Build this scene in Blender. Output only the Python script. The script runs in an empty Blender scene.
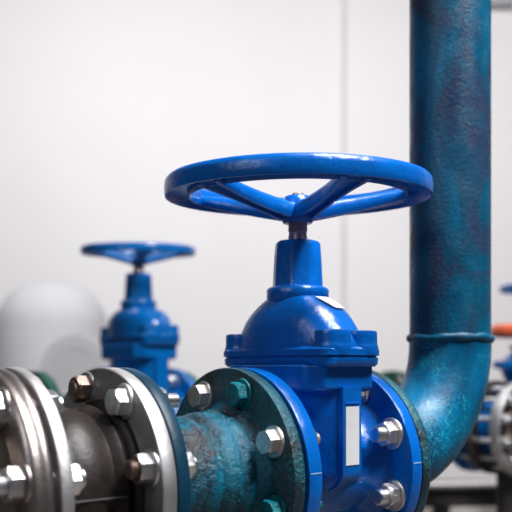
import bpy, bmesh, math, random
from mathutils import Vector, Matrix
random.seed(4)
PI = math.pi
C = bpy.context.scene.collection

# ------------------------------------------------------------------ camera, world, lights, exposure
CAMZ = 1.0
cam_d = bpy.data.cameras.new('camera'); cam = bpy.data.objects.new('camera', cam_d); C.objects.link(cam)
cam.location = (0, 0, CAMZ); cam.rotation_euler = (PI / 2, 0, 0)
cam_d.sensor_width = 36; cam_d.lens = 850 / 512 * 36
cam_d.shift_y = 114 / 512
cam_d.clip_start = 0.05; cam_d.clip_end = 100
cam_d.dof.use_dof = True; cam_d.dof.focus_distance = 0.79; cam_d.dof.aperture_fstop = 6.0
bpy.context.scene.camera = cam

w = bpy.data.worlds.new('world'); bpy.context.scene.world = w; w.use_nodes = True
bg = w.node_tree.nodes['Background']; bg.inputs[0].default_value = (0.86, 0.90, 1.0, 1); bg.inputs[1].default_value = 0.05

def area(name, loc, target, size, size_y, power, col=(1, 1, 1)):
    d = bpy.data.lights.new(name, 'AREA'); d.shape = 'RECTANGLE'; d.size = size; d.size_y = size_y
    d.energy = power; d.color = col
    o = bpy.data.objects.new(name, d); C.objects.link(o); o.location = loc
    o.rotation_euler = (Vector(target) - Vector(loc)).to_track_quat('-Z', 'Y').to_euler()
    return o
area('area_light', (0.55, 0.75, 2.9), (0.05, 0.85, 1.0), 0.7, 0.4, 50, (1, 0.98, 0.96))
area('area_light', (1.25, 0.0, 3.2), (0.1, 0.9, 1.0), 0.35, 0.6, 88, (0.96, 0.98, 1))
area('area_light', (-1.4, -0.6, 2.2), (0.0, 0.8, 1.0), 0.4, 0.8, 8, (0.96, 0.98, 1))  # added weak fill from the front left, brightens the handwheel
area('area_light', (0.4, 3.4, 4.0), (0.4, 7.0, 0.6), 7.0, 1.2, 220, (1, 0.985, 0.99))  # added wide light aimed at the back wall to brighten it
area('area_light', (-1.6, 4.6, 4.2), (-1.3, 7.0, 3.2), 1.6, 0.8, 16, (1, 1, 1))  # added light lifting the upper left of the back wall
vs = bpy.context.scene.view_settings
vs.view_transform = 'Standard'; vs.look = 'None'; vs.gamma = 1; vs.use_curve_mapping = False; vs.exposure = 0.0

# ------------------------------------------------------------------ materials
def new_mat(name):
    m = bpy.data.materials.new(name); m.use_nodes = True
    nt = m.node_tree; return m, nt, nt.nodes['Principled BSDF']

def noise(nt, scale, detail=4, rough=0.6, vec=None, dist=0.0):
    n = nt.nodes.new('ShaderNodeTexNoise'); n.inputs['Scale'].default_value = scale
    n.inputs['Detail'].default_value = detail; n.inputs['Roughness'].default_value = rough
    n.inputs['Distortion'].default_value = dist
    if vec is not None: nt.links.new(vec, n.inputs['Vector'])
    return n.outputs['Fac']

def coords(nt, scale=(1, 1, 1)):
    t = nt.nodes.new('ShaderNodeTexCoord'); mp = nt.nodes.new('ShaderNodeMapping')
    mp.inputs['Scale'].default_value = scale
    nt.links.new(t.outputs['Object'], mp.inputs['Vector']); return mp.outputs['Vector']

def ramp(nt, fac, stops):
    r = nt.nodes.new('ShaderNodeValToRGB'); e = r.color_ramp.elements
    while len(e) > 1: e.remove(e[-1])
    for i, (p, c) in enumerate(stops):
        el = e[0] if i == 0 else e.new(p)
        el.position = p; el.color = (c[0], c[1], c[2], 1) if hasattr(c, '__len__') else (c, c, c, 1)
    nt.links.new(fac, r.inputs['Fac']); return r.outputs['Color']

def mix(nt, fac, a, b):
    m = nt.nodes.new('ShaderNodeMix'); m.data_type = 'RGBA'
    if isinstance(fac, (int, float)): m.inputs['Factor'].default_value = fac
    else: nt.links.new(fac, m.inputs['Factor'])
    for k, v in (('A', a), ('B', b)):
        s = [i for i in m.inputs if i.name == k and i.type == 'RGBA'][0]
        if isinstance(v, tuple): s.default_value = (v[0], v[1], v[2], 1)
        else: nt.links.new(v, s)
    return [o for o in m.outputs if o.type == 'RGBA'][0]

def bump(nt, bs, h, strength, dist=0.001):
    b = nt.nodes.new('ShaderNodeBump'); b.inputs['Strength'].default_value = strength
    b.inputs['Distance'].default_value = dist
    nt.links.new(h, b.inputs['Height']); nt.links.new(b.outputs['Normal'], bs.inputs['Normal'])

def simple(name, col, rough=0.5, metal=0.0, nscale=40, var=0.15, bmp=0.15, bscale=300, coat=0.0, spec=0.5):
    m, nt, bs = new_mat(name); v = coords(nt)
    bs.inputs['Specular IOR Level'].default_value = spec
    a = tuple(c * (1 - var) for c in col); b = tuple(min(1, c * (1 + var)) for c in col)
    nt.links.new(ramp(nt, noise(nt, nscale, vec=v), [(0.3, a), (0.7, b)]), bs.inputs['Base Color'])
    bs.inputs['Roughness'].default_value = rough; bs.inputs['Metallic'].default_value = metal
    bs.inputs['Coat Weight'].default_value = coat; bs.inputs['Coat Roughness'].default_value = 0.12
    if bmp: bump(nt, bs, noise(nt, bscale, vec=v), bmp, 0.0008)
    return m

def blue_paint(name, col=(0.0, 0.130, 0.54), bmp=0.6):
    m, nt, bs = new_mat(name); v = coords(nt)
    base = ramp(nt, noise(nt, 22, 3, vec=v), [(0.3, tuple(c * 0.86 for c in col)), (0.7, tuple(c * 1.1 for c in col))])
    specks = ramp(nt, noise(nt, 210, 5, 0.7, vec=v), [(0.71, 0), (0.735, 1)])  # sparse paler blue specks, kept to random patches
    where = ramp(nt, noise(nt, 17, 2, vec=v), [(0.55, 0), (0.66, 1)])
    mu = nt.nodes.new('ShaderNodeMath'); mu.operation = 'MULTIPLY'
    nt.links.new(specks, mu.inputs[0]); nt.links.new(where, mu.inputs[1])
    nt.links.new(mix(nt, mu.outputs[0], base, (0.10, 0.34, 0.62)), bs.inputs['Base Color'])
    bs.inputs['Roughness'].default_value = 0.21; bs.inputs['Coat Weight'].default_value = 0.0; bs.inputs['Specular IOR Level'].default_value = 0.5
    bump(nt, bs, noise(nt, 60, 8, 0.62, vec=v), bmp, 0.0022)
    return m

def teal_paint(name, base=(0.0, 0.125, 0.20), dark=(0.008, 0.036, 0.06), lite=(0.0, 0.36, 0.42), sp=0.60, rough=0.4, streak=(1, 1, 0.45), bare=0.66, where=(0.47, 0.62), bmp=0.8, spec=0.4):
    m, nt, bs = new_mat(name); v = coords(nt, streak); v2 = coords(nt)
    c1 = ramp(nt, noise(nt, 16, 6, 0.68, vec=v, dist=0.9), [(0.38, dark), (0.50, base), (0.66, tuple(min(1, c * 1.7) for c in base))])
    f = ramp(nt, noise(nt, 420, 4, 0.8, vec=v2), [(sp, 0), (sp + 0.04, 1)])
    wh = ramp(nt, noise(nt, 18, 4, 0.6, vec=v2), [(where[0], 0), (where[1], 1)])
    mu = nt.nodes.new('ShaderNodeMath'); mu.operation = 'MULTIPLY'
    nt.links.new(f, mu.inputs[0]); nt.links.new(wh, mu.inputs[1])
    c2 = mix(nt, mu.outputs[0], c1, lite)
    ru = ramp(nt, noise(nt, 28, 6, 0.75, vec=v2, dist=0.4), [(bare, 0), (bare + 0.04, 1)])
    nt.links.new(mix(nt, ru, c2, (0.065, 0.036, 0.034)), bs.inputs['Base Color'])
    nt.links.new(ramp(nt, noise(nt, 45, 4, vec=v2), [(0.3, rough - 0.14), (0.7, rough + 0.15)]), bs.inputs['Roughness'])
    bs.inputs['Specular IOR Level'].default_value = spec
    bump(nt, bs, noise(nt, 210, 5, 0.62, vec=v2), bmp, 0.0030)
    return m

def metal(name, col, rough, rust=0.0, bmp=0.3, rcol=(0.10, 0.05, 0.035), rs=60, aniso=None):
    m, nt, bs = new_mat(name); v = coords(nt, aniso or (1, 1, 1))
    base = ramp(nt, noise(nt, 50, 4, vec=v), [(0.3, tuple(c * 0.78 for c in col)), (0.7, tuple(min(1, c * 1.12) for c in col))])
    if rust:
        rf = ramp(nt, noise(nt, rs, 5, 0.7, vec=v), [(1 - rust - 0.06, 0), (1 - rust + 0.06, 1)])
        nt.links.new(mix(nt, rf, base, rcol), bs.inputs['Base Color'])
        nt.links.new(ramp(nt, rf, [(0, 1.0), (1, 0.2)]), bs.inputs['Metallic'])
        nt.links.new(ramp(nt, rf, [(0, rough), (1, 0.75)]), bs.inputs['Roughness'])
    else:
        nt.links.new(base, bs.inputs['Base Color']); bs.inputs['Metallic'].default_value = 1.0
        bs.inputs['Roughness'].default_value = rough
    bump(nt, bs, noise(nt, 260, 4, 0.6, vec=v), bmp, 0.0008)
    return m

M = {}
M['blue'] = blue_paint('glossy_blue_paint')
M['blue_rear'] = blue_paint('rear_blue_paint', (0.0, 0.115, 0.40), 0.3)
M['teal'] = teal_paint('weathered_teal_paint', base=(0.0, 0.11, 0.185), dark=(0.010, 0.018, 0.028), lite=(0.02, 0.42, 0.50), sp=0.56, rough=0.30, bare=0.60, bmp=0.9, spec=0.6)
M['teal_flange'] = teal_paint('teal_flange_paint', base=(0.0, 0.066, 0.100), dark=(0.012, 0.013, 0.020), lite=(0.02, 0.34, 0.38), sp=0.55, bare=0.62, rough=0.32, spec=0.6)
M['riser'] = teal_paint('riser_teal_paint', base=(0.0, 0.075, 0.15), dark=(0.022, 0.040, 0.095), lite=(0.0, 0.33, 0.40), sp=0.60, streak=(1, 1, 0.4), bare=0.69, bmp=0.3)
M['elbow'] = teal_paint('elbow_teal_paint', base=(0.0, 0.088, 0.19), dark=(0.008, 0.050, 0.125), lite=(0.02, 0.46, 0.56), sp=0.56, rough=0.36, bare=0.70, where=(0.45, 0.53), bmp=0.25, spec=0.3)
M['navy'] = simple('navy_painted_steel', (0.002, 0.036, 0.072), 0.42, 0, 20, 0.4, 0.5, 90, spec=0.25)
M['silver'] = metal('machined_steel', (0.66, 0.645, 0.66), 0.48, 0.0, 0.3)
M['greyface'] = simple('dull_grey_steel', (0.27, 0.26, 0.265), 0.36, 0.6, 22, 0.35, 0.6, 140)
M['polish'] = metal('polished_flange_steel', (0.42, 0.37, 0.36), 0.36, 0.0, 0.3)
M['bronze'] = metal('warm_steel', (0.34, 0.28, 0.24), 0.38, 0.2, 0.2, rcol=(0.10, 0.07, 0.05), rs=20)
M['zinc'] = metal('zinc_bolt_steel', (0.84, 0.85, 0.87), 0.30, 0.0, 0.35)
M['zincold'] = metal('weathered_zinc_steel', (0.82, 0.78, 0.76), 0.42, 0.38, 0.6, rcol=(0.26, 0.17, 0.15), rs=150)
M['rust'] = metal('rusty_steel', (0.24, 0.18, 0.155), 0.42, 0.42, 0.6, rs=90)
M['stem'] = metal('oxidised_stem_steel', (0.55, 0.40, 0.39), 0.34, 0.25, 0.4, rcol=(0.10, 0.045, 0.04))
M['tealbolt'] = teal_paint('teal_painted_bolt', base=(0.0, 0.20, 0.24), dark=(0.0, 0.08, 0.11), lite=(0.05, 0.5, 0.52), sp=0.52, rough=0.3)
M['rubber'] = simple('dark_brown_rubber', (0.021, 0.015, 0.014), 0.44, 0, 24, 0.6, 0.6, 140, spec=0.35)
M['gasket'] = simple('black_gasket', (0.005, 0.005, 0.006), 0.7)
M['white'] = simple('white_sticker', (0.86, 0.85, 0.86), 0.45, 0, 60, 0.03, 0.03)
M['cast'] = simple('pale_casting_line', (0.45, 0.62, 0.80), 0.4)
M['green'] = teal_paint('green_pipe_paint', base=(0.0, 0.07, 0.045), dark=(0.005, 0.025, 0.02), lite=(0.03, 0.30, 0.17), sp=0.6)
M['black'] = simple('black_painted_steel', (0.022, 0.018, 0.02), 0.5)
M['orange'] = simple('orange_red_paint', (0.72, 0.12, 0.04), 0.4, coat=0.3)
M['pale'] = simple('pale_grey_tank_paint', (0.50, 0.50, 0.52), 0.8, 0, 3, 0.04, 0)
M['pale2'] = simple('pale_grey_flange_paint', (0.52, 0.52, 0.54), 0.8, 0, 3, 0.04, 0)
M['wall2'] = simple('off_white_conduit_paint', (0.70, 0.69, 0.70), 0.7, 0, 3, 0.03, 0)
M['conc'] = simple('pale_concrete', (0.62, 0.59, 0.57), 0.8, 0, 8, 0.12, 0.3, 60)
M['wall'] = simple('off_white_wall_paint', (0.80, 0.785, 0.80), 0.85, 0, 0.7, 0.025, 0)
M['floor'] = simple('beige_concrete_floor', (0.17, 0.15, 0.135), 0.6, 0, 3, 0.15, 0.2, 40)
M['skirt'] = simple('dark_skirting_paint', (0.05, 0.04, 0.04), 0.6)

# ------------------------------------------------------------------ helpers
def link(name, me, mat, parent=None, bevel=0, seg=3, ang=38):
    """one mesh object, smooth faces with sharp edges kept"""
    bm = bmesh.new(); bm.from_mesh(me)
    bmesh.ops.remove_doubles(bm, verts=bm.verts, dist=1e-6)
    bmesh.ops.recalc_face_normals(bm, faces=bm.faces)
    for f in bm.faces: f.smooth = True
    for e in bm.edges:
        if len(e.link_faces) == 2:
            e.smooth = e.calc_face_angle(0) < math.radians(ang) 
    bm.to_mesh(me); bm.free()
    o = bpy.data.objects.new(name, me); C.objects.link(o)
    if isinstance(mat, (list, tuple)):
        for m in mat: me.materials.append(m)
    else: me.materials.append(mat)
    if parent is not None: o.parent = parent
    if bevel:
        b = o.modifiers.new('bevel', 'BEVEL'); b.width = bevel; b.segments = seg
        b.limit_method = 'ANGLE'; b.angle_limit = math.radians(ang); b.harden_normals = True
    return o

def build(name, bm, mat, parent=None, **k):
    me = bpy.data.meshes.new(name); bm.to_mesh(me); bm.free(); return link(name, me, mat, parent, **k)

AX = Matrix(((0, 0, 1, 0), (0, 1, 0, 0), (-1, 0, 0, 0), (0, 0, 0, 1)))   # local z -> +x

def lathe(bm, prof, axis='x', n=96, at=(0, 0, 0), mtx=None):
    """prof: list of (position along axis, radius); closed at radius 0 ends"""
    rings = []
    for s, r in prof:
        if r < 1e-7:
            rings.append([bm.verts.new((s, 0, 0))])
        else:
            rings.append([bm.verts.new((s, r * math.cos(2 * PI * i / n), r * math.sin(2 * PI * i / n))) for i in range(n)])
    for a, b in zip(rings, rings[1:]):
        for i in range(n):
            j = (i + 1) % n
            if len(a) == 1 and len(b) == 1: continue
            if len(a) == 1: bm.faces.new((a[0], b[i], b[j]))
            elif len(b) == 1: bm.faces.new((a[i], b[0], a[j]))
            else: bm.faces.new((a[i], b[i], b[j], a[j]))
    vs_ = [v for r in rings for v in r]
    T = Matrix.Translation(at)
    if axis == 'z': T = T @ Matrix.Rotation(-PI / 2, 4, 'Y')
    if axis == 'y': T = T @ Matrix.Rotation(PI / 2, 4, 'Z')
    if mtx is not None: T = mtx @ T
    bmesh.ops.transform(bm, matrix=T, verts=vs_)
    return vs_

def loft(bm, loops, cap=True, closed=False):
    rs = [[bm.verts.new(p) for p in L] for L in loops]
    n = len(rs[0])
    pairs = list(zip(rs, rs[1:])) + ([(rs[-1], rs[0])] if closed else [])
    for a, b in pairs:
        for i in range(n):
            j = (i + 1) % n; bm.faces.new((a[i], a[j], b[j], b[i]))
    if cap and not closed:
        bm.faces.new(rs[0][::-1]); bm.faces.new(rs[-1])
    return [v for r in rs for v in r]

def box(bm, c, s, rot=None):
    r = bmesh.ops.create_cube(bm, size=1)
    T = Matrix.Translation(c) @ (rot or Matrix.Identity(4)) @ Matrix.Diagonal((s[0], s[1], s[2], 1))
    bmesh.ops.transform(bm, matrix=T, verts=r['verts']); return r['verts']

def thing(name, label, cat, loc=(0, 0, 0), rotz=0, group=None):
    o = bpy.data.objects.new(name, None); C.objects.link(o); o.empty_display_size = 0.05
    o.location = loc; o.rotation_euler = (0, 0, rotz); o['label'] = label; o['category'] = cat
    if group: o['group'] = group
    return o

def tag(o, label, cat, group=None):
    o['label'] = label; o['category'] = cat
    if group: o['group'] = group
    return o

def struct(name, bm, mat, **k):
    o = build(name, bm, mat, **k); o['kind'] = 'structure'; return o

def nrm(bm_prof): return bm_prof

def flange_prof(s0, s1, R, hole=0.04, b=0.0016):
    return [(s0, hole), (s0, R - b), (s0 + b * 0.3, R - b * 0.3), (s0 + b, R), (s1 - b, R), (s1 - b * 0.3, R - b * 0.3), (s1, R - b), (s1, hole), (s0, hole)]

def hexa(bm, x0, x1, r, rot=0.0, chamfer=True, out=-1):
    """hexagonal prism along x; chamfered on the outer end (out=-1: at x0)"""
    def ring(x, rr, cut=None):
        L = []
        for i in range(24):
            a = 2 * PI * i / 24
            k = ((a + PI / 6) % (PI / 3)) - PI / 6
            rh = r * math.cos(PI / 6) / math.cos(k)
            q = min(rh, rr)
            L.append((x, q * math.cos(a + rot), q * math.sin(a + rot)))
        return L
    ch = abs(x1 - x0) * 0.16
    if out < 0: loops = [ring(x0, r * 0.86), ring(x0 + ch, r * 1.0), ring(x1, r * 1.01)]
    else: loops = [ring(x0, r * 1.01), ring(x1 - ch, r), ring(x1, r * 0.86)]
    loft(bm, loops)

# ------------------------------------------------------------------ bolts
def bolt(parent, ang, bc, s_head, s_nut, kind='head', mat='zinc', rot=0.0, size=0.0118, mat_end=None, tail=0.010, washer='zincold', nutmat=None, ext=0.014):
    """bolt through a joint. head at s_head pointing -x, nut at s_nut pointing +x.
    kind 'head': hex head in front; 'stud': nut and protruding stud in front."""
    y = -bc * math.cos(ang); z = bc * math.sin(ang)      # local y points away from the camera
    bm = bmesh.new()
    wt = 0.0022; hh = 0.0105
    if kind == 'head':
        hexa(bm, s_head - wt - hh, s_head - wt, size, rot, out=-1)
        lathe(bm, [(s_nut + ext, 0), (s_nut + ext, size * .5), (s_head - 0.001, size * .55), (s_head - 0.001, 0)], n=24)
    else:
        hexa(bm, s_head - wt - 0.0115, s_head - wt, size, rot, out=-1)
        e = s_head - wt - 0.0115 - tail
        prof = [(e, 0), (e, size * .50), (e + 0.0012, size * .62)]
        x = e + 0.0012
        while x < s_head - 0.012 - 0.0012:                       # thread ridges
            prof += [(x + 0.0004, size * .62), (x + 0.0008, size * .56), (x + 0.0012, size * .62)]; x += 0.0012
        prof += [(s_nut + ext, size * .62), (s_nut + ext, 0)]
        lathe(bm, prof, n=24)
    bmesh.ops.transform(bm, matrix=Matrix.Translation((0, y, z)), verts=bm.verts)
    o = build('hex_bolt' if kind == 'head' else 'stud_bolt', bm, M[mat_end or mat], parent, bevel=0.0004, seg=2, ang=28)
    if kind != 'head' and mat_end:
        o.data.materials.append(M[mat])
        for p in o.data.polygons:
            c = p.center
            if math.hypot(c.y - y, c.z - z) > size * .64 or c.x > s_head - wt - 0.0115: p.material_index = 1
    if mat == 'tealbolt': o['label'] = 'hex bolt painted over in teal'
    if mat == 'rust' or mat_end == 'rust': o['label'] = 'rusty ended stud bolt'
    bm = bmesh.new()
    lathe(bm, [(s_head - wt, size * .5), (s_head - wt, size * 1.2), (s_head - wt * .5, size * 1.25), (s_head, size * 1.25), (s_head, size * .5)], n=32, at=(0, y, z))
    build('washer', bm, M[washer], o)
    bm = bmesh.new()
    hexa(bm, s_nut, s_nut + 0.0105, size, rot + 0.4, out=1)
    bmesh.ops.transform(bm, matrix=Matrix.Translation((0, y, z)), verts=bm.verts)
    build('nut', bm, M[nutmat or washer], o, bevel=0.0004, seg=2, ang=28)
    return o

# ------------------------------------------------------------------ the main pipe line frame
ORG = Vector((-0.0292, 0.808, CAMZ - 0.0978)); ROT = math.radians(38.9)
U = Vector((math.cos(ROT), math.sin(ROT), 0))
def on_axis(s, z=0.0): v = ORG + U * s; return (v.x, v.y, v.z + z)
R = 0.1
A8 = [math.radians(25.5 + 45 * k) for k in range(8)]
A8r = [a - math.radians(10.5) for a in A8]

# ------------------------------------------------------------------ setting
bm = bmesh.new(); box(bm, (0.5, 4.0, -0.05), (16, 12, 0.1)); struct('floor', bm, M['floor'])
bm = bmesh.new(); box(bm, (0.5, 7.1, 2.2), (16, 0.2, 4.4)); struct('wall_back', bm, M['wall'])
bm = bmesh.new(); box(bm, (0.5, 6.99, 0.045), (16, 0.02, 0.09)); struct('baseboard_back', bm, M['skirt'])

# ------------------------------------------------------------------ gate valve
def superplan(a, b, n, N=64):
    L = []
    for i in range(N):
        t = 2 * PI * i / N; c, s = math.cos(t), math.sin(t)
        L.append((a * abs(c) ** (2 / n) * (1 if c > 0 else -1), b * abs(s) ** (2 / n) * (1 if s > 0 else -1)))
    return L

def handwheel(parent, z, R1, dz_hub, mat, tube=(0.0125, 0.0122), n=5, phase=0.0, hub_r=0.0175, spoke_w=0.0100, tilt=None, nut=True):
    """rim with a hollow underside; spokes dish down to the hub"""
    a, h = tube; Rm = R1 - a
    sec = []
    for p, q in ((1.0, -1.0), (1.03, -.9), (1.05, -.4), (1.04, .2), (.96, .6), (.78, .85), (.45, .96), (0, 1), (-.45, .96), (-.78, .85), (-.96, .6), (-1.0, .2), (-1.0, -.85), (-.97, -.98), (-.86, -.98), (-.82, -.9), (-.70, -.35), (.70, -.35), (.86, -.9), (.89, -1.0)):
        sec.append((a * p, h * q))
    bm = bmesh.new(); N = 120
    loft(bm, [[((Rm + p) * math.cos(2 * PI * k / N), (Rm + p) * math.sin(2 * PI * k / N), q) for p, q in sec] for k in range(N)], closed=True)
    wheel = build('handwheel', bm, M[mat], parent, bevel=0, ang=60)
    wheel.location = (0, 0, z)
    if tilt is not None: wheel.rotation_euler = tilt
    for k in range(n):
        an = phase + 2 * PI * k / n
        d = Vector((math.cos(an), math.sin(an), 0)); t = Vector((-d.y, d.x, 0))
        L = []
        for i in range(9):
            f = i / 8; r = hub_r * 0.5 + (Rm - hub_r * 0.5 - a * 0.2) * f
            zz = -dz_hub + (dz_hub - h * 0.25) * (f ** 1.15)
            wd = spoke_w * (1.35 - 0.55 * math.sin(PI * min(1, f * 1.0))) * (1.0 + 0.35 * f * f); ht = h * (0.90 - 0.28 * f)
            c = d * r + Vector((0, 0, zz))
            # T-like casting: rounded top, flat slightly narrower underside
            ring = []
            for (p, q) in ((-.9, -1), (-1, -.55), (-1, .3), (-.7, .8), (-.25, 1), (.25, 1), (.7, .8), (1, .3), (1, -.55), (.9, -1), (.6, -1), (.5, -.45), (-.5, -.45), (-.6, -1)):
                ring.append(c + t * (wd * p) + Vector((0, 0, ht * q)))
            L.append(ring)
        bm = bmesh.new(); loft(bm, L); build('spoke', bm, M[mat], wheel, ang=50)
    bm = bmesh.new()
    zb, zt = -dz_hub - h * 1.15, -dz_hub + 0.0165
    lathe(bm, [(zb, 0.004), (zb, hub_r * .82), (zb + 0.003, hub_r * .94), (zb + 0.012, hub_r * 1.02), (zt - 0.006, hub_r * .84), (zt - 0.001, hub_r * .76), (zt, hub_r * .66), (zt, 0.004), (zb, 0.004)], axis='z', n=48)
    build('hub', bm, M[mat], wheel, ang=50)
    if nut:
        bm = bmesh.new(); hexa(bm, 0, 0.0035, hub_r * .34, 0.2, out=1)
        bmesh.ops.transform(bm, matrix=Matrix.Translation((0, 0, zt - .0005)) @ Matrix.Rotation(-PI / 2, 4, 'Y'), verts=bm.verts)
        build('nut', bm, M['zincold'], wheel)
    return wheel

def poly_loft(bm, secs):
    """secs: list of (z, plan point list)"""
    loft(bm, [[(x, y, z) for x, y in pl] for z, pl in secs])

def hexplan(rib, rb, a, b):
    """plan of the wedge chamber: narrow guide ribs at both ends"""
    pts = [(rib, -rb), (rib, -rb * .93), (a * .72, -b * .86), (a, -b * .35), (a, b * .35), (a * .72, b * .86), (rib, rb * .93), (rib, rb)]
    return pts + [(-x, y) for x, y in pts[::-1]]

def gate_valve(name, label, cat, loc, rotz, fs=(0.017, 0.0328, 0.1527, 0.1673), mat='blue', dome=1, wheel=None, scale=1, group=None, stickers=True, lift=0.0):
    """local origin at the body's centre on the pipe axis"""
    t = thing(name, label, cat, loc, rotz, group); t.scale = (scale,) * 3
    c = (fs[0] + fs[3]) / 2; f0, f1, f2, f3 = [q - c for q in fs]
    # body: chamber + necks + shoulder box + lower half of the bonnet flange
    bm = bmesh.new()
    base = hexplan(0.0122, 0.0775, 0.043, 0.058)
    secs = [(0.082 + lift, base), (0.002, base)]
    for i in range(1, 9):
        g = i / 8 * PI / 2; k = math.cos(g) * 0.45 + 0.55
        secs.append((0.002 - 0.022 * math.sin(g), [(x * (0.6 + .4 * k), y * k) for x, y in base]))
    poly_loft(bm, secs[::-1])
    body = build('body', bm, M[mat], t, bevel=0.004, seg=4, ang=32)
    up = []
    bm = bmesh.new()
    lathe(bm, [(f1 - .002, 0.076), (f1 + 0.004, 0.070), (f1 + 0.010, 0.0625), (f1 + 0.02, 0.059), (f2 - 0.02, 0.059), (f2 - 0.010, 0.0625), (f2 - 0.004, 0.070), (f2 + .002, 0.076)], n=72)
    build('neck', bm, M[mat], t)
    bm = bmesh.new()
    o1 = [(0.031, -0.0745), (0.044, -0.056), (0.044, 0.056), (0.031, 0.0745), (-0.031, 0.0745), (-0.044, 0.056), (-0.044, -0.056), (-0.031, -0.0745)]
    sm = lambda k, kk=None: [(x * k, y * (kk or k)) for x, y in o1]
    poly_loft(bm, [(0.0765, sm(.90)), (0.0795, sm(1)), (0.103, sm(1))])
    sh = build('shoulder', bm, M[mat], t, bevel=0.0025, seg=3, ang=25)
    bm = bmesh.new()
    pl = superplan(0.0400, 0.0852, 5.5)
    ins = lambda d: superplan(0.0400 - d, 0.0852 - d, 7)
    poly_loft(bm, [(0.101, ins(.0035)), (0.1035, ins(0.0012)), (0.1095, ins(.0008)), (0.1102, ins(.0022)), (0.1112, ins(.0022)), (0.1118, ins(0)), (0.1175, ins(0)), (0.1195, ins(.0018)), (0.1205, ins(.005))])
    for sx in (-1, 1):
        for sy in (-1, 1):
            lathe(bm, [(0.112, 0.0165), (0.1195, 0.0184), (0.1215, 0.0176), (0.1240, 0.0172), (0.1290, 0.0171), (0.1335, 0.0170), (0.1352, 0.0164), (0.1358, 0.0140), (0.1358, 0)], axis='z', n=40, at=(sx * .0180, sy * .0695, 0))
    bon = build('bonnet_flange', bm, M[mat], t, ang=40)
    # dome
    bm = bmesh.new(); S = []
    if dome == 1: prof = [(0.116, 1.22), (0.1195, 1.16), (0.122, 1.10), (0.128, 1.045), (0.137, .985), (0.147, .905), (0.155, .83), (0.162, .735), (0.168, .635), (0.172, .555), (0.1745, .50)]
    else: prof = [(0.116, 1.25), (0.120, 1.14), (0.124, 1.10), (0.134, 1.08), (0.144, 1.02), (0.154, .91), (0.162, .76), (0.168, .58), (0.171, .42), (0.172, .30)]
    A_, B_ = 0.0430, 0.0735
    for z, k in prof:
        n_ = 2.35; kk = k
        aa = A_ * k + (1 - k) * 0.004; bb = B_ * k - (1 - min(1, k)) * 0.024
        S.append((z, superplan(min(aa, .0405), min(bb, .0805), n_, 96)))
    poly_loft(bm, S); dm = build('bonnet', bm, M[mat], t, ang=60)
    # neck collar and packing cap
    bm = bmesh.new()
    lathe(bm, [(0.1675, 0.0), (0.1675, 0.030), (0.1695, 0.0315), (0.1785, 0.0318), (0.1805, 0.0305), (0.182, 0.0275), (0.182, 0)], axis='z', n=64)
    co = build('collar', bm, M[mat], t, ang=50)
    bm = bmesh.new(); L = []
    for z, r in ((0.181, 0.0262), (0.184, 0.0254), (0.205, 0.0244), (0.2245, 0.0231), (0.2270, 0.0222), (0.2284, 0.0200)):
        ring = []
        for i in range(64):
            a = 2 * PI * i / 64; k = ((a + PI / 8) % (PI / 4)) - PI / 8
            q = r * (0.965 / math.cos(k)) if abs(k) < .30 else r * 0.965 / math.cos(.30) * 1.0
            ring.append((q * math.cos(a + .25), q * math.sin(a + .25), z))
        L.append(ring)
    loft(bm, L); pc_ = build('packing_cap', bm, M[mat], t, ang=16)
    bm = bmesh.new(); zt = wheel['z'] - wheel['dz']
    lathe(bm, [(0.226, 0), (0.226, 0.0098), (0.2335, 0.0098), (0.2345, 0.0092), (0.2385, 0.0092), (0.239, 0.0098), (zt, 0.0098), (zt, 0)], axis='z', n=32)
    st = build('stem', bm, M['stem'], t)
    hw = handwheel(t, wheel['z'], wheel['R'], wheel['dz'], mat, tube=wheel.get('tube', (.013, .0098)), phase=wheel.get('phase', 0), tilt=wheel.get('tilt'), n=wheel.get('n', 5))
    for q in (sh, bon, dm, co, pc_, st, hw): q.location.z += lift
    for a, b in ((f0, f1), (f2, f3)):
        bm = bmesh.new(); lathe(bm, flange_prof(a, b, R), n=128); f = build('flange', bm, M[mat], t)
        if stickers:
            bm = bmesh.new(); box(bm, ((a + b) / 2, -R * math.cos(.07) - .0001, R * math.sin(.07)), (b - a - 0.003, 0.0006, 0.0007)); build('casting_line', bm, M['cast'], f)
    if stickers:
        bm = bmesh.new(); box(bm, (0.0, -0.0779, 0.0355), (0.0175, 0.0006, 0.0555)); 
        s = build('sticker', bm, M['white'], body); s['label'] = 'blank white rectangular sticker'
        bm = bmesh.new(); box(bm, (0.0, -0.0778, 0.0665), (0.0185, 0.0022, 0.0022)); build('rib_lip', bm, M[mat], body, bevel=.0008)
        # sticker wrapped on the bonnet's slope
        def on_dome(th, z):
            for (z0, k0), (z1, k1) in zip(prof, prof[1:]):
                if z0 <= z <= z1:
                    k = k0 + (k1 - k0) * (z - z0) / (z1 - z0)
            n_ = 2.35
            aa = min(A_ * k + (1 - k) * 0.004,   .0405) + .0016; bb = min(B_ * k - (1 - min(1, k)) * 0.024, .0805) + .0016
            c_, s_ = math.cos(th), math.sin(th)
            return (aa * abs(c_) ** (2 / n_) * (1 if c_ > 0 else -1), bb * abs(s_) ** (2 / n_) * (1 if s_ > 0 else -1), z + .0009)
        bm = bmesh.new(); G = []
        for i in range(9):
            f_ = i / 8; z = 0.1570 + (0.1690 - 0.1570) * f_; ta = -90 - 16 * f_; tb = -66 - 16 * f_
            G.append([bm.verts.new(on_dome(math.radians(ta + (tb - ta) * j / 8), z)) for j in range(9)])
        for i in range(8):
            for j in range(8): bm.faces.new((G[i][j], G[i][j + 1], G[i + 1][j + 1], G[i + 1][j]))
        s = build('sticker', bm, M['white'], dm); s['label'] = 'small white sticker on the slope'
        so = s.modifiers.new('solid', 'SOLIDIFY'); so.thickness = 0.0004; so.offset = 0
    return t

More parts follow.
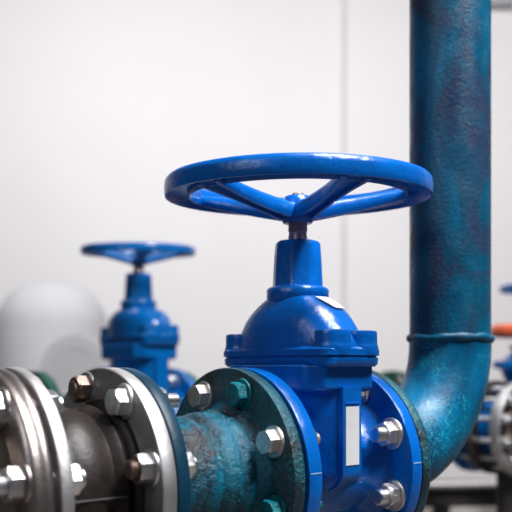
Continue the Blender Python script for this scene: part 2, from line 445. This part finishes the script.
vc = on_axis((0.017 + 0.1673) / 2)
tilt_world = math.radians(2.4)
# tilt about the world X axis expressed in the valve's frame
TR = Matrix.Rotation(-ROT, 3, 'Z') @ Matrix.Rotation(tilt_world, 3, 'X') @ Matrix.Rotation(ROT, 3, 'Z')
front_dir = -PI / 2 - ROT                                   # towards the camera in the valve's frame
main_valve = gate_valve('gate_valve', 'glossy bright blue gate valve with large handwheel in sharp focus in the foreground', 'valve', vc, ROT,
    wheel=dict(z=0.2825, R=0.1348, dz=0.0240, tube=(.0130, .0100), phase=front_dir + math.radians(24), tilt=TR.to_euler()))
bmv = bmesh.new(); lathe(bmv, [(-.0795, .03), (-.0795, .085), (-.0750, .085), (-.0750, .03), (-.0795, .03)], n=96)
build('gasket', bmv, M['gasket'], main_valve)

# ------------------------------------------------------------------ teal spool left of the valve
t = thing('flanged_spool', 'short weathered teal flanged pipe bolted to the left of the foreground blue valve', 'pipe', on_axis(0), ROT)
bm = bmesh.new()
lathe(bm, [(-0.1075, 0.060), (-0.106, 0.056), (-0.100, 0.0515), (-0.095, 0.0505), (-0.062, 0.0505), (-0.057, 0.0515), (-0.054, 0.0545), (-0.049, 0.0555), (-0.0455, 0.0535), (-0.042, 0.0535), (-0.038, 0.0570), (-0.033, 0.0585), (-0.026, 0.0590), (-0.0225, 0.0575), (-0.019, 0.0600), (-0.013, 0.0610), (-0.010, 0.0595), (-0.007, 0.0625), (-0.002, 0.068), (0.001, 0.070)], n=96)
build('pipe', bm, M['teal'], t)
bm = bmesh.new(); lathe(bm, flange_prof(0, 0.0128, R), n=128); build('flange', bm, M['teal_flange'], t)
bm = bmesh.new(); lathe(bm, flange_prof(-0.1195, -0.1074, R), n=128); f = build('flange', bm, M['navy'], t); f['label'] = 'dark navy end flange'
for k, a in enumerate(A8):
    bolt(t, a, 0.080, 0.0, 0.0328, 'head', 'tealbolt' if k in (1, 7, 5) else 'zincold', rot=0.3 + k * .5, washer='tealbolt' if k in (1, 7, 5) else 'zincold', nutmat='zinc', ext=.018)

# ------------------------------------------------------------------ teal elbow and riser
t = thing('elbow_pipe', 'tall weathered teal pipe rising from an elbow at the right of the blue valve', 'pipe', on_axis(0.1673), ROT)
bm = bmesh.new(); lathe(bm, flange_prof(0.0012, 0.0136, R * 1.0), n=128); build('flange', bm, M['teal_flange'], t)
bm = bmesh.new(); lathe(bm, [(-.0002, .03), (-.0002, .088), (.0014, .088), (.0014, .03), (-.0002, .03)], n=96); build('gasket', bm, M['gasket'], t)
sv = 0.3363 - 0.1673; RB = 0.130; RP = 0.0478; x0 = sv - RB
bm = bmesh.new(); L = []
for i, (x, r) in enumerate(((0.010, .066), (0.016, .060), (0.022, .0545), (0.030, .0505), (x0, RP + .0005))):
    L.append([(x, r * math.cos(2 * PI * k / 72), r * math.sin(2 * PI * k / 72)) for k in range(72)])
for i in range(1, 33):
    g = PI / 2 * i / 32; cx = x0 + RB * math.sin(g); cz = RB - RB * math.cos(g)
    rr = RP + .0005
    d = Vector((-math.sin(g), 0, math.cos(g)))
    L.append([(cx + d.x * rr * math.sin(2 * PI * k / 72), rr * math.cos(2 * PI * k / 72), cz + d.z * rr * math.sin(2 * PI * k / 72)) for k in range(72)])
L.append([(p[0], p[1], p[2] + .006) for p in L[-1]])
loft(bm, L, cap=False); build('elbow', bm, M['elbow'], t)
bm = bmesh.new(); n = 96; rings = []
for j in range(10):
    g = 2 * PI * j / 10; ring = []
    for k in range(n):
        a = 2 * PI * k / n; wob = 0.0007 * math.sin(3 * a + 1) + 0.0005 * math.sin(7 * a); th = .0044 + .0006 * math.sin(11 * a)
        ring.append(((RP + .0005 + th * .75 * math.cos(g)) * math.cos(a) + sv, (RP + .0005 + th * .75 * math.cos(g)) * math.sin(a), 0.1355 + wob + th * math.sin(g)))
    rings.append(ring)
loft(bm, rings, closed=True); build('weld_bead', bm, M['riser'], t)
bm = bmesh.new(); lathe(bm, [(0.1355, 0.030), (0.1355, RP), (1.0, RP), (1.9, RP), (1.9, 0.03)], axis='z', n=96, at=(sv, 0, 0)); build('riser', bm, M['riser'], t)
for k, a in enumerate(A8):
    bolt(t, a, 0.080, 0.1527 - 0.1673, 0.0136, 'stud', 'zincold', rot=0.2 + k * .7, size=0.0128, tail=0.0105, mat_end='zinc')
bm = bmesh.new()
# ------------------------------------------------------------------ rubber expansion joint between the silver rings
t = thing('expansion_joint', 'dark brown rubber expansion joint between two silver edged steel flanges', 'pipe joint', on_axis(-0.1333), ROT)
def ringed(s0, s1, parent):
    """steel backing ring: dull faces, bright machined rim"""
    bm = bmesh.new(); lathe(bm, flange_prof(s0, s1, R), n=128)
    o = build('flange', bm, [M['greyface'], M['silver']], parent)
    for p in o.data.polygons:
        if math.hypot(p.center.y, p.center.z) > R - .0012: p.material_index = 1
    return o
ringed(0.0, 0.0131, t); ringed(-0.0837, -0.0735, t)
bm = bmesh.new()
lathe(bm, [(-0.0725, 0.071), (-0.069, 0.070), (-0.064, 0.0655), (-0.058, 0.0635), (-0.052, 0.0655), (-0.045, 0.0672), (-0.036, 0.0675), (-0.028, 0.0655), (-0.024, 0.0635), (-0.020, 0.0632), (-0.0165, 0.0668), (-0.012, 0.0685), (-0.009, 0.0665), (-0.0065, 0.0655), (-0.0045, 0.070), (-0.002, 0.0725), (0.0005, 0.073)], n=96)
build('rubber_body', bm, M['rubber'], t)
bm = bmesh.new(); lathe(bm, [(.0129, .03), (.0129, .094), (.0140, .094), (.0140, .03), (.0129, .03)], n=96); build('gasket', bm, M['gasket'], t)
bm = bmesh.new(); box(bm, (-0.037, -0.0676, -0.001), (0.052, 0.0012, 0.0011)); build('moulding_line', bm, M['greyface'], t)
kinds = ['stud', 'head', 'stud', 'head', 'head', 'stud', 'head', 'stud']
for k, a in enumerate(A8r):
    if k == 2: bolt(t, a, 0.084, 0.0, 0.0259, 'stud', 'rust', rot=.2, size=.0122, tail=0.0015, mat_end='rust', washer='zinc', nutmat='zinc')
    elif k == 0: bolt(t, a, 0.083, 0.0, 0.0259, 'stud', 'zinc', rot=.1, size=.0122, tail=0.006, mat_end='rust', washer='zinc', nutmat='zinc')
    else: bolt(t, a, 0.083, 0.0, 0.0259, 'head', 'zinc', rot=.5 * k, size=.0122, washer='silver', nutmat='zinc', ext=.024)
# ------------------------------------------------------------------ polished flange and pipe at the left edge
t = thing('steel_pipe', 'polished steel flanged pipe cut off by the left edge of the photo', 'pipe', on_axis(-0.2213), ROT)
bm = bmesh.new()
lathe(bm, [(0.0, 0.04), (0.0, R - .003), (-.0012, R - .0008), (-.003, R), (-.0065, R - .0004), (-.0085, R - .0016), (-.0105, R - .0018), (-.013, R - .0016), (-.0155, R - .003), (-.0175, R - .006), (-.0185, R - .0085), (-.0185, 0.085), (-.0165, .0835), (-.0165, 0.04), (0, .04)], n=128)
build('flange', bm, M['polish'], t)
bm = bmesh.new()
lathe(bm, [(-.55, .040), (-.55, .0555), (-.060, .0555), (-.045, .057), (-.030, .062), (-.022, .067), (-.015, .069)], n=96); build('pipe', bm, M['bronze'], t)
bm = bmesh.new(); lathe(bm, [(-.0002, .03), (-.0002, .082), (.0045, .082), (.0045, .03), (-.0002, .03)], n=96); build('gasket', bm, M['gasket'], t)
for k, a in enumerate(A8r):
    bolt(t, a - .04, 0.083, -0.0168, 0.0146, 'stud', 'zinc', rot=.1 + .4 * k, size=.0128, tail=0.013, mat_end='zinc', washer='polish', nutmat='zinc')

# ------------------------------------------------------------------ stands under the line (below the frame)
def stand(s, rp, label, side=0):
    x, y, z = on_axis(s)
    t = thing('pipe_stand', label, 'pipe stand', (x, y, 0), ROT)
    bm = bmesh.new(); box(bm, (0, 0, 0.006), (0.14, 0.14, 0.012)); build('base_plate', bm, M['black'], t)
    zb = z - rp
    bm = bmesh.new(); lathe(bm, [(0.010, 0), (0.010, .024), (zb - .012, .024), (zb - .012, 0)], axis='z', n=32); build('post', bm, M['black'], t)
    bm = bmesh.new(); L = []
    for xx in (-.012, .012):
        ring = [(xx, (rp + .0002) * math.cos(PI + PI * .22 + PI * .56 * i / 12), z + (rp + .0002) * math.sin(PI + PI * .22 + PI * .56 * i / 12)) for i in range(13)]
        ring += [(xx, (rp + .014) * math.cos(PI + PI * .22 + PI * .56 * i / 12), z + (rp + .014) * math.sin(PI + PI * .22 + PI * .56 * i / 12)) for i in range(12, -1, -1)]
        L.append(ring)
    loft(bm, L); build('saddle', bm, M['black'], t)
stand(-0.40, 0.0555, 'black pipe stand under the polished steel pipe at the far left')
stand(-0.082, 0.0545, 'black pipe stand under the short teal pipe')

# ------------------------------------------------------------------ rear valve and green line
TR2 = Matrix.Rotation(-ROT, 3, 'Z') @ Matrix.Rotation(math.radians(3.2), 3, 'X') @ Matrix.Rotation(ROT, 3, 'Z')
rs = 1.40
rc = Vector((-0.290, 2.1, CAMZ + 0.072 - 0.148 * rs))
rear = gate_valve('gate_valve', 'out of focus blue gate valve with round dome, behind the steel flanges at left', 'valve', rc, ROT, mat='blue_rear', dome=2, scale=rs,
    wheel=dict(z=0.2690, R=0.1005, dz=0.018, phase=0.5, tube=(.0075, .0068), tilt=TR2.to_euler()), stickers=False, lift=.038)
def rpt(s): v = rc + U * s; return (v.x, v.y, v.z)
def green_run(label, s0, s1, ends, r=.080):
    t = thing('flanged_pipe', label, 'pipe', rpt(s0), ROT, None)
    L = s1 - s0
    bm = bmesh.new(); lathe(bm, [(0, .05), (0, r), (L, r), (L, .05)], n=64); build('pipe', bm, M['green'], t)
    for e in ends:
        bm = bmesh.new(); lathe(bm, flange_prof(e - .011 - s0, e + .011 - s0, .133, hole=.06), n=96); build('flange', bm, M['green'], t)
        for a in A8:
            bm = bmesh.new(); sg = -1 if e < (s0 + s1) / 2 and e != ends[0] else 1
            y, z = -.107 * math.cos(a), .107 * math.sin(a)
            hexa(bm, e - s0 - .024, e - s0 - .011, .0165); hexa(bm, e - s0 + .011, e - s0 + .024, .0165, out=1)
            bmesh.ops.transform(bm, matrix=Matrix.Translation((0, y, z)), verts=bm.verts); build('hex_bolt', bm, M['zinc'], t)
    return t
hf = .075 * rs
green_run('blurred dark green flanged pipe running left from the rear blue valve', -1.3, -hf - .0015, [-hf - .0125 - .0005, -.27], r=.078)
green_run('blurred dark green flanged pipe running right from the rear blue valve', hf + .0015, .945, [hf + .0130, .93], r=.078)
for e in (-hf + .012, hf - .012):
    for a in A8:
        bm = bmesh.new(); hexa(bm, -.010, .010, .0125)
        sgn = 1 if e < 0 else -1
        bmesh.ops.transform(bm, matrix=Matrix.Translation(((e + sgn * .018) / rs, -.08 * math.cos(a), .08 * math.sin(a))), verts=bm.verts); build('nut', bm, M['zinc'], rear)
for s_, lab in ((-1.0, 'black stand under the left green pipe'), (0.4, 'black stand under the right green pipe near the rear valve'), (.85, 'black stand under the far end of the right green pipe')):
    v = rpt(s_); t = thing('pipe_stand', lab, 'pipe stand', (v[0], v[1], 0), ROT)
    bm = bmesh.new(); box(bm, (0, 0, .008), (.2, .2, .016)); build('base_plate', bm, M['black'], t)
    bm = bmesh.new(); lathe(bm, [(.015, 0), (.015, .03), (v[2] - .0775, .03), (v[2] - .0775, 0)], axis='z', n=32); build('post', bm, M['black'], t)

# ------------------------------------------------------------------ right-hand background group
def px(x, y, D): return Vector(((x - 256) / 850 * D, D, CAMZ - (y - 370) / 850 * D))
# dismantling joint, its axis running away to the back left
jc = px(526, 429, 2.15); ja = math.radians(128)
t = thing('dismantling_joint', 'blurred blue joint with long studs and a bright steel flange at the right edge', 'pipe joint', jc, ja)
RJ = .122
bm = bmesh.new(); lathe(bm, flange_prof(0, .022, RJ, hole=.045), n=96)
o = build('flange', bm, [M['greyface'], M['silver']], t)
for p in o.data.polygons:
    if math.hypot(p.center.y, p.center.z) > RJ - .0012: p.material_index = 1
o.data.materials[0] = M['black']
bm = bmesh.new(); lathe(bm, [(.001, RJ - .011), (-.004, RJ - .011), (-.004, RJ - .001), (-.003, RJ), (.001, RJ), (.001, RJ - .011)], n=96); build('raised_rim', bm, M['silver'], t)
bm = bmesh.new(); lathe(bm, [(-.004, .045), (-.004, .080), (.002, .084), (.002, .045), (-.004, .045)], n=64); build('raised_face', bm, M['bronze'], t)
for s0, m_ in ((.085, 'black'), (.150, 'blue_rear'), (.36, 'black')):
    bm = bmesh.new(); lathe(bm, flange_prof(s0, s0 + .02, RJ, hole=.06), n=96); build('flange', bm, M[m_], t)
bm = bmesh.new(); lathe(bm, [(.0, .06), (.02, .075), (.05, .08), (.14, .08), (.19, .078), (.38, .078)], n=64); build('pipe', bm, M['blue_rear'], t)
for k in range(12):
    a = 2 * PI * (k + .5) / 12
    bm = bmesh.new(); lathe(bm, [(-.03, 0), (-.03, .0062), (.20, .0062), (.20, 0)], n=16)
    hexa(bm, -.018, -.001, .0135); hexa(bm, .107, .121, .0135, out=1); hexa(bm, .171, .186, .0135, out=1)
    bmesh.ops.transform(bm, matrix=Matrix.Translation((0, .104 * math.cos(a), .104 * math.sin(a))), verts=bm.verts); build('stud_bolt', bm, M['zinc'], t)
# blue valve above/behind it, mostly outside the frame
v3 = px(545, 445, 2.9)
gate_valve('gate_valve', 'blurred blue gate valve half cut off by the right edge, its wheel rim showing', 'valve', (v3.x, v3.y, CAMZ + .04 - .11 * 1.15), math.radians(100), mat='blue_rear', dome=2, scale=1.15,
    wheel=dict(z=0.318, R=0.131, dz=0.012, phase=0.3, tube=(.0085, .0082)), stickers=False)
# orange handwheel valve
ov = px(524, 331, 2.45); t = thing('hose_valve', 'orange red handwheel valve at the right edge behind the tall teal pipe', 'valve', (ov.x, ov.y, ov.z), 0)
bm = bmesh.new(); N = 80
loft(bm, [[((.082 + .014 * math.cos(g)) * math.cos(2 * PI * k / N), (.082 + .014 * math.cos(g)) * math.sin(2 * PI * k / N), .019 * math.sin(g)) for g in [2 * PI * q / 14 for q in range(14)]] for k in range(N)], closed=True)
wh = build('handwheel', bm, M['orange'], t)
for k in range(4):
    bm = bmesh.new(); box(bm, (.04, 0, 0), (.08, .018, .012)); bmesh.ops.transform(bm, matrix=Matrix.Rotation(.5 + k * PI / 2, 4, 'Z'), verts=bm.verts); build('spoke', bm, M['orange'], wh)
bm = bmesh.new(); lathe(bm, [(-.075, 0), (-.075, .011), (.012, .011), (.014, 0)], axis='z', n=24); build('stem', bm, M['stem'], t)
bm = bmesh.new(); lathe(bm, [(-.075, 0), (-.055, .026), (-.052, .040), (-.044, .042), (-.040, .036), (-.040, 0)][::1], axis='z', n=32); build('gland', bm, M['black'], t)
bm = bmesh.new(); lathe(bm, [(-.30, 0), (-.30, .045), (-.16, .045), (-.13, .060), (-.112, .066), (-.106, .088), (-.088, .088), (-.084, .060), (-.070, .045), (-.056, .030), (-.056, 0)], axis='z', n=48); build('body', bm, M['blue_rear'], t)
bm = bmesh.new(); lathe(bm, [(-ov.z, 0), (-ov.z, .05), (-ov.z + .01, .05), (-ov.z + .01, .03), (-.298, .03), (-.298, 0)], axis='z', n=32); build('post', bm, M['black'], t)
# skid beam and concrete plinth
bm = bmesh.new(); y0 = 2.95
for zz, h, w_ in ((.0, .008, .06), (-.052, .008, .06), (-.026, .05, .01)):
    box(bm, (0, 0, zz), (2.4, w_, h))
b = build('steel_beam', bm, M['black'], None); b.location = (1.45, 2.75, CAMZ - .372); b.rotation_euler = (0, 0, math.radians(4))
tag(b, 'dark steel beam low behind the teal elbow at the bottom right', 'beam')
for xo in (.585, 2.3):
    bm = bmesh.new(); box(bm, (0, 0, .285), (.05, .05, .570)); o = build('beam_post', bm, M['black'], None, bevel=.004)
    o.location = (xo, 2.75 + (xo - 1.45) * math.tan(math.radians(4)), 0)
    tag(o, 'black square post carrying the %s end of the low steel beam' % ('left' if xo < 1 else 'right'), 'post')
bm = bmesh.new(); box(bm, (0, 0, .2755), (.30, .16, .551))
bmesh.ops.transform(bm, matrix=Matrix.Identity(4), verts=bm.verts)
cb = build('concrete_plinth', bm, M['conc'], None, bevel=.01); cb.location = (.84, 3.35, 0); cb.rotation_euler = (0, 0, .15)
tag(cb, 'pale concrete plinth behind the dark steel beam at the bottom right', 'plinth')
# support under joint
bm = bmesh.new(); lathe(bm, [(0, 0), (0, .06), (.012, .06), (.012, .028), (jc.z - .0785, .028), (jc.z - .0785, 0)], axis='z', n=32)
dd = Vector((math.cos(ja), math.sin(ja), 0)) * .055
o = build('pipe_stand', bm, M['black'], None); o.location = (jc.x + dd.x, jc.y + dd.y, 0); tag(o, 'black stand under the blue jointed pipe at the right edge', 'pipe stand')

# ------------------------------------------------------------------ pale things near the back wall
tc = px(52, 330, 5.6)
t = thing('storage_tank', 'large pale grey domed tank blurred against the wall at the left', 'tank', (tc.x, 5.6, 0))
zt_ = CAMZ + (370 - 284) / 850 * 5.6
bm = bmesh.new(); lathe(bm, [(0.0, 0), (0.0, .36), (zt_ - .26, .36), (zt_ - .18, .345), (zt_ - .08, .28), (zt_ - .02, .19), (zt_, .10), (zt_, 0)], axis='z', n=64); build('shell', bm, M['pale'], t)
pc = px(76, 372, 4.6)
t = thing('flanged_tee', 'pale grey round flange of a blurred pipe in front of the pale tank', 'pipe', (pc.x, pc.y, pc.z), math.radians(80))
bm = bmesh.new(); lathe(bm, [(-.02, .13), (-.02, .20), (.02, .20), (.02, .13), (-.02, .13)], n=64); build('flange', bm, M['pale2'], t)
bm = bmesh.new(); lathe(bm, [(-.018, 0), (-.018, .135), (.55, .135), (.55, 0)], n=64); build('pipe', bm, M['pale'], t)
bm = bmesh.new(); lathe(bm, [(-pc.z, 0), (-pc.z, .06), (-.125, .06), (-.125, 0)], axis='z', n=32, at=(.2, 0, 0)); build('post', bm, M['pale2'], t)
cx = px(344, 0, 6.96)
bm = bmesh.new(); lathe(bm, [(.9, 0), (.9, .016), (4.2, .016), (4.2, 0)], axis='z', n=24)
o = build('wall_conduit', bm, M['wall2'], None); o.location = (cx.x, 6.984, 0.0); tag(o, 'thin pale grey vertical conduit on the back wall', 'conduit')
e = px(512, -3, 6.2)
bm = bmesh.new(); lathe(bm, [(-.12, 0), (-.12, .09), (1.6, .09), (1.6, 0)], n=48)
o = build('overhead_pipe', bm, M['pale2'], None); o.location = (e.x - .05, 6.91, CAMZ + 373 / 850 * 6.91 + .02); tag(o, 'pale grey horizontal pipe high on the back wall at the top right', 'pipe')
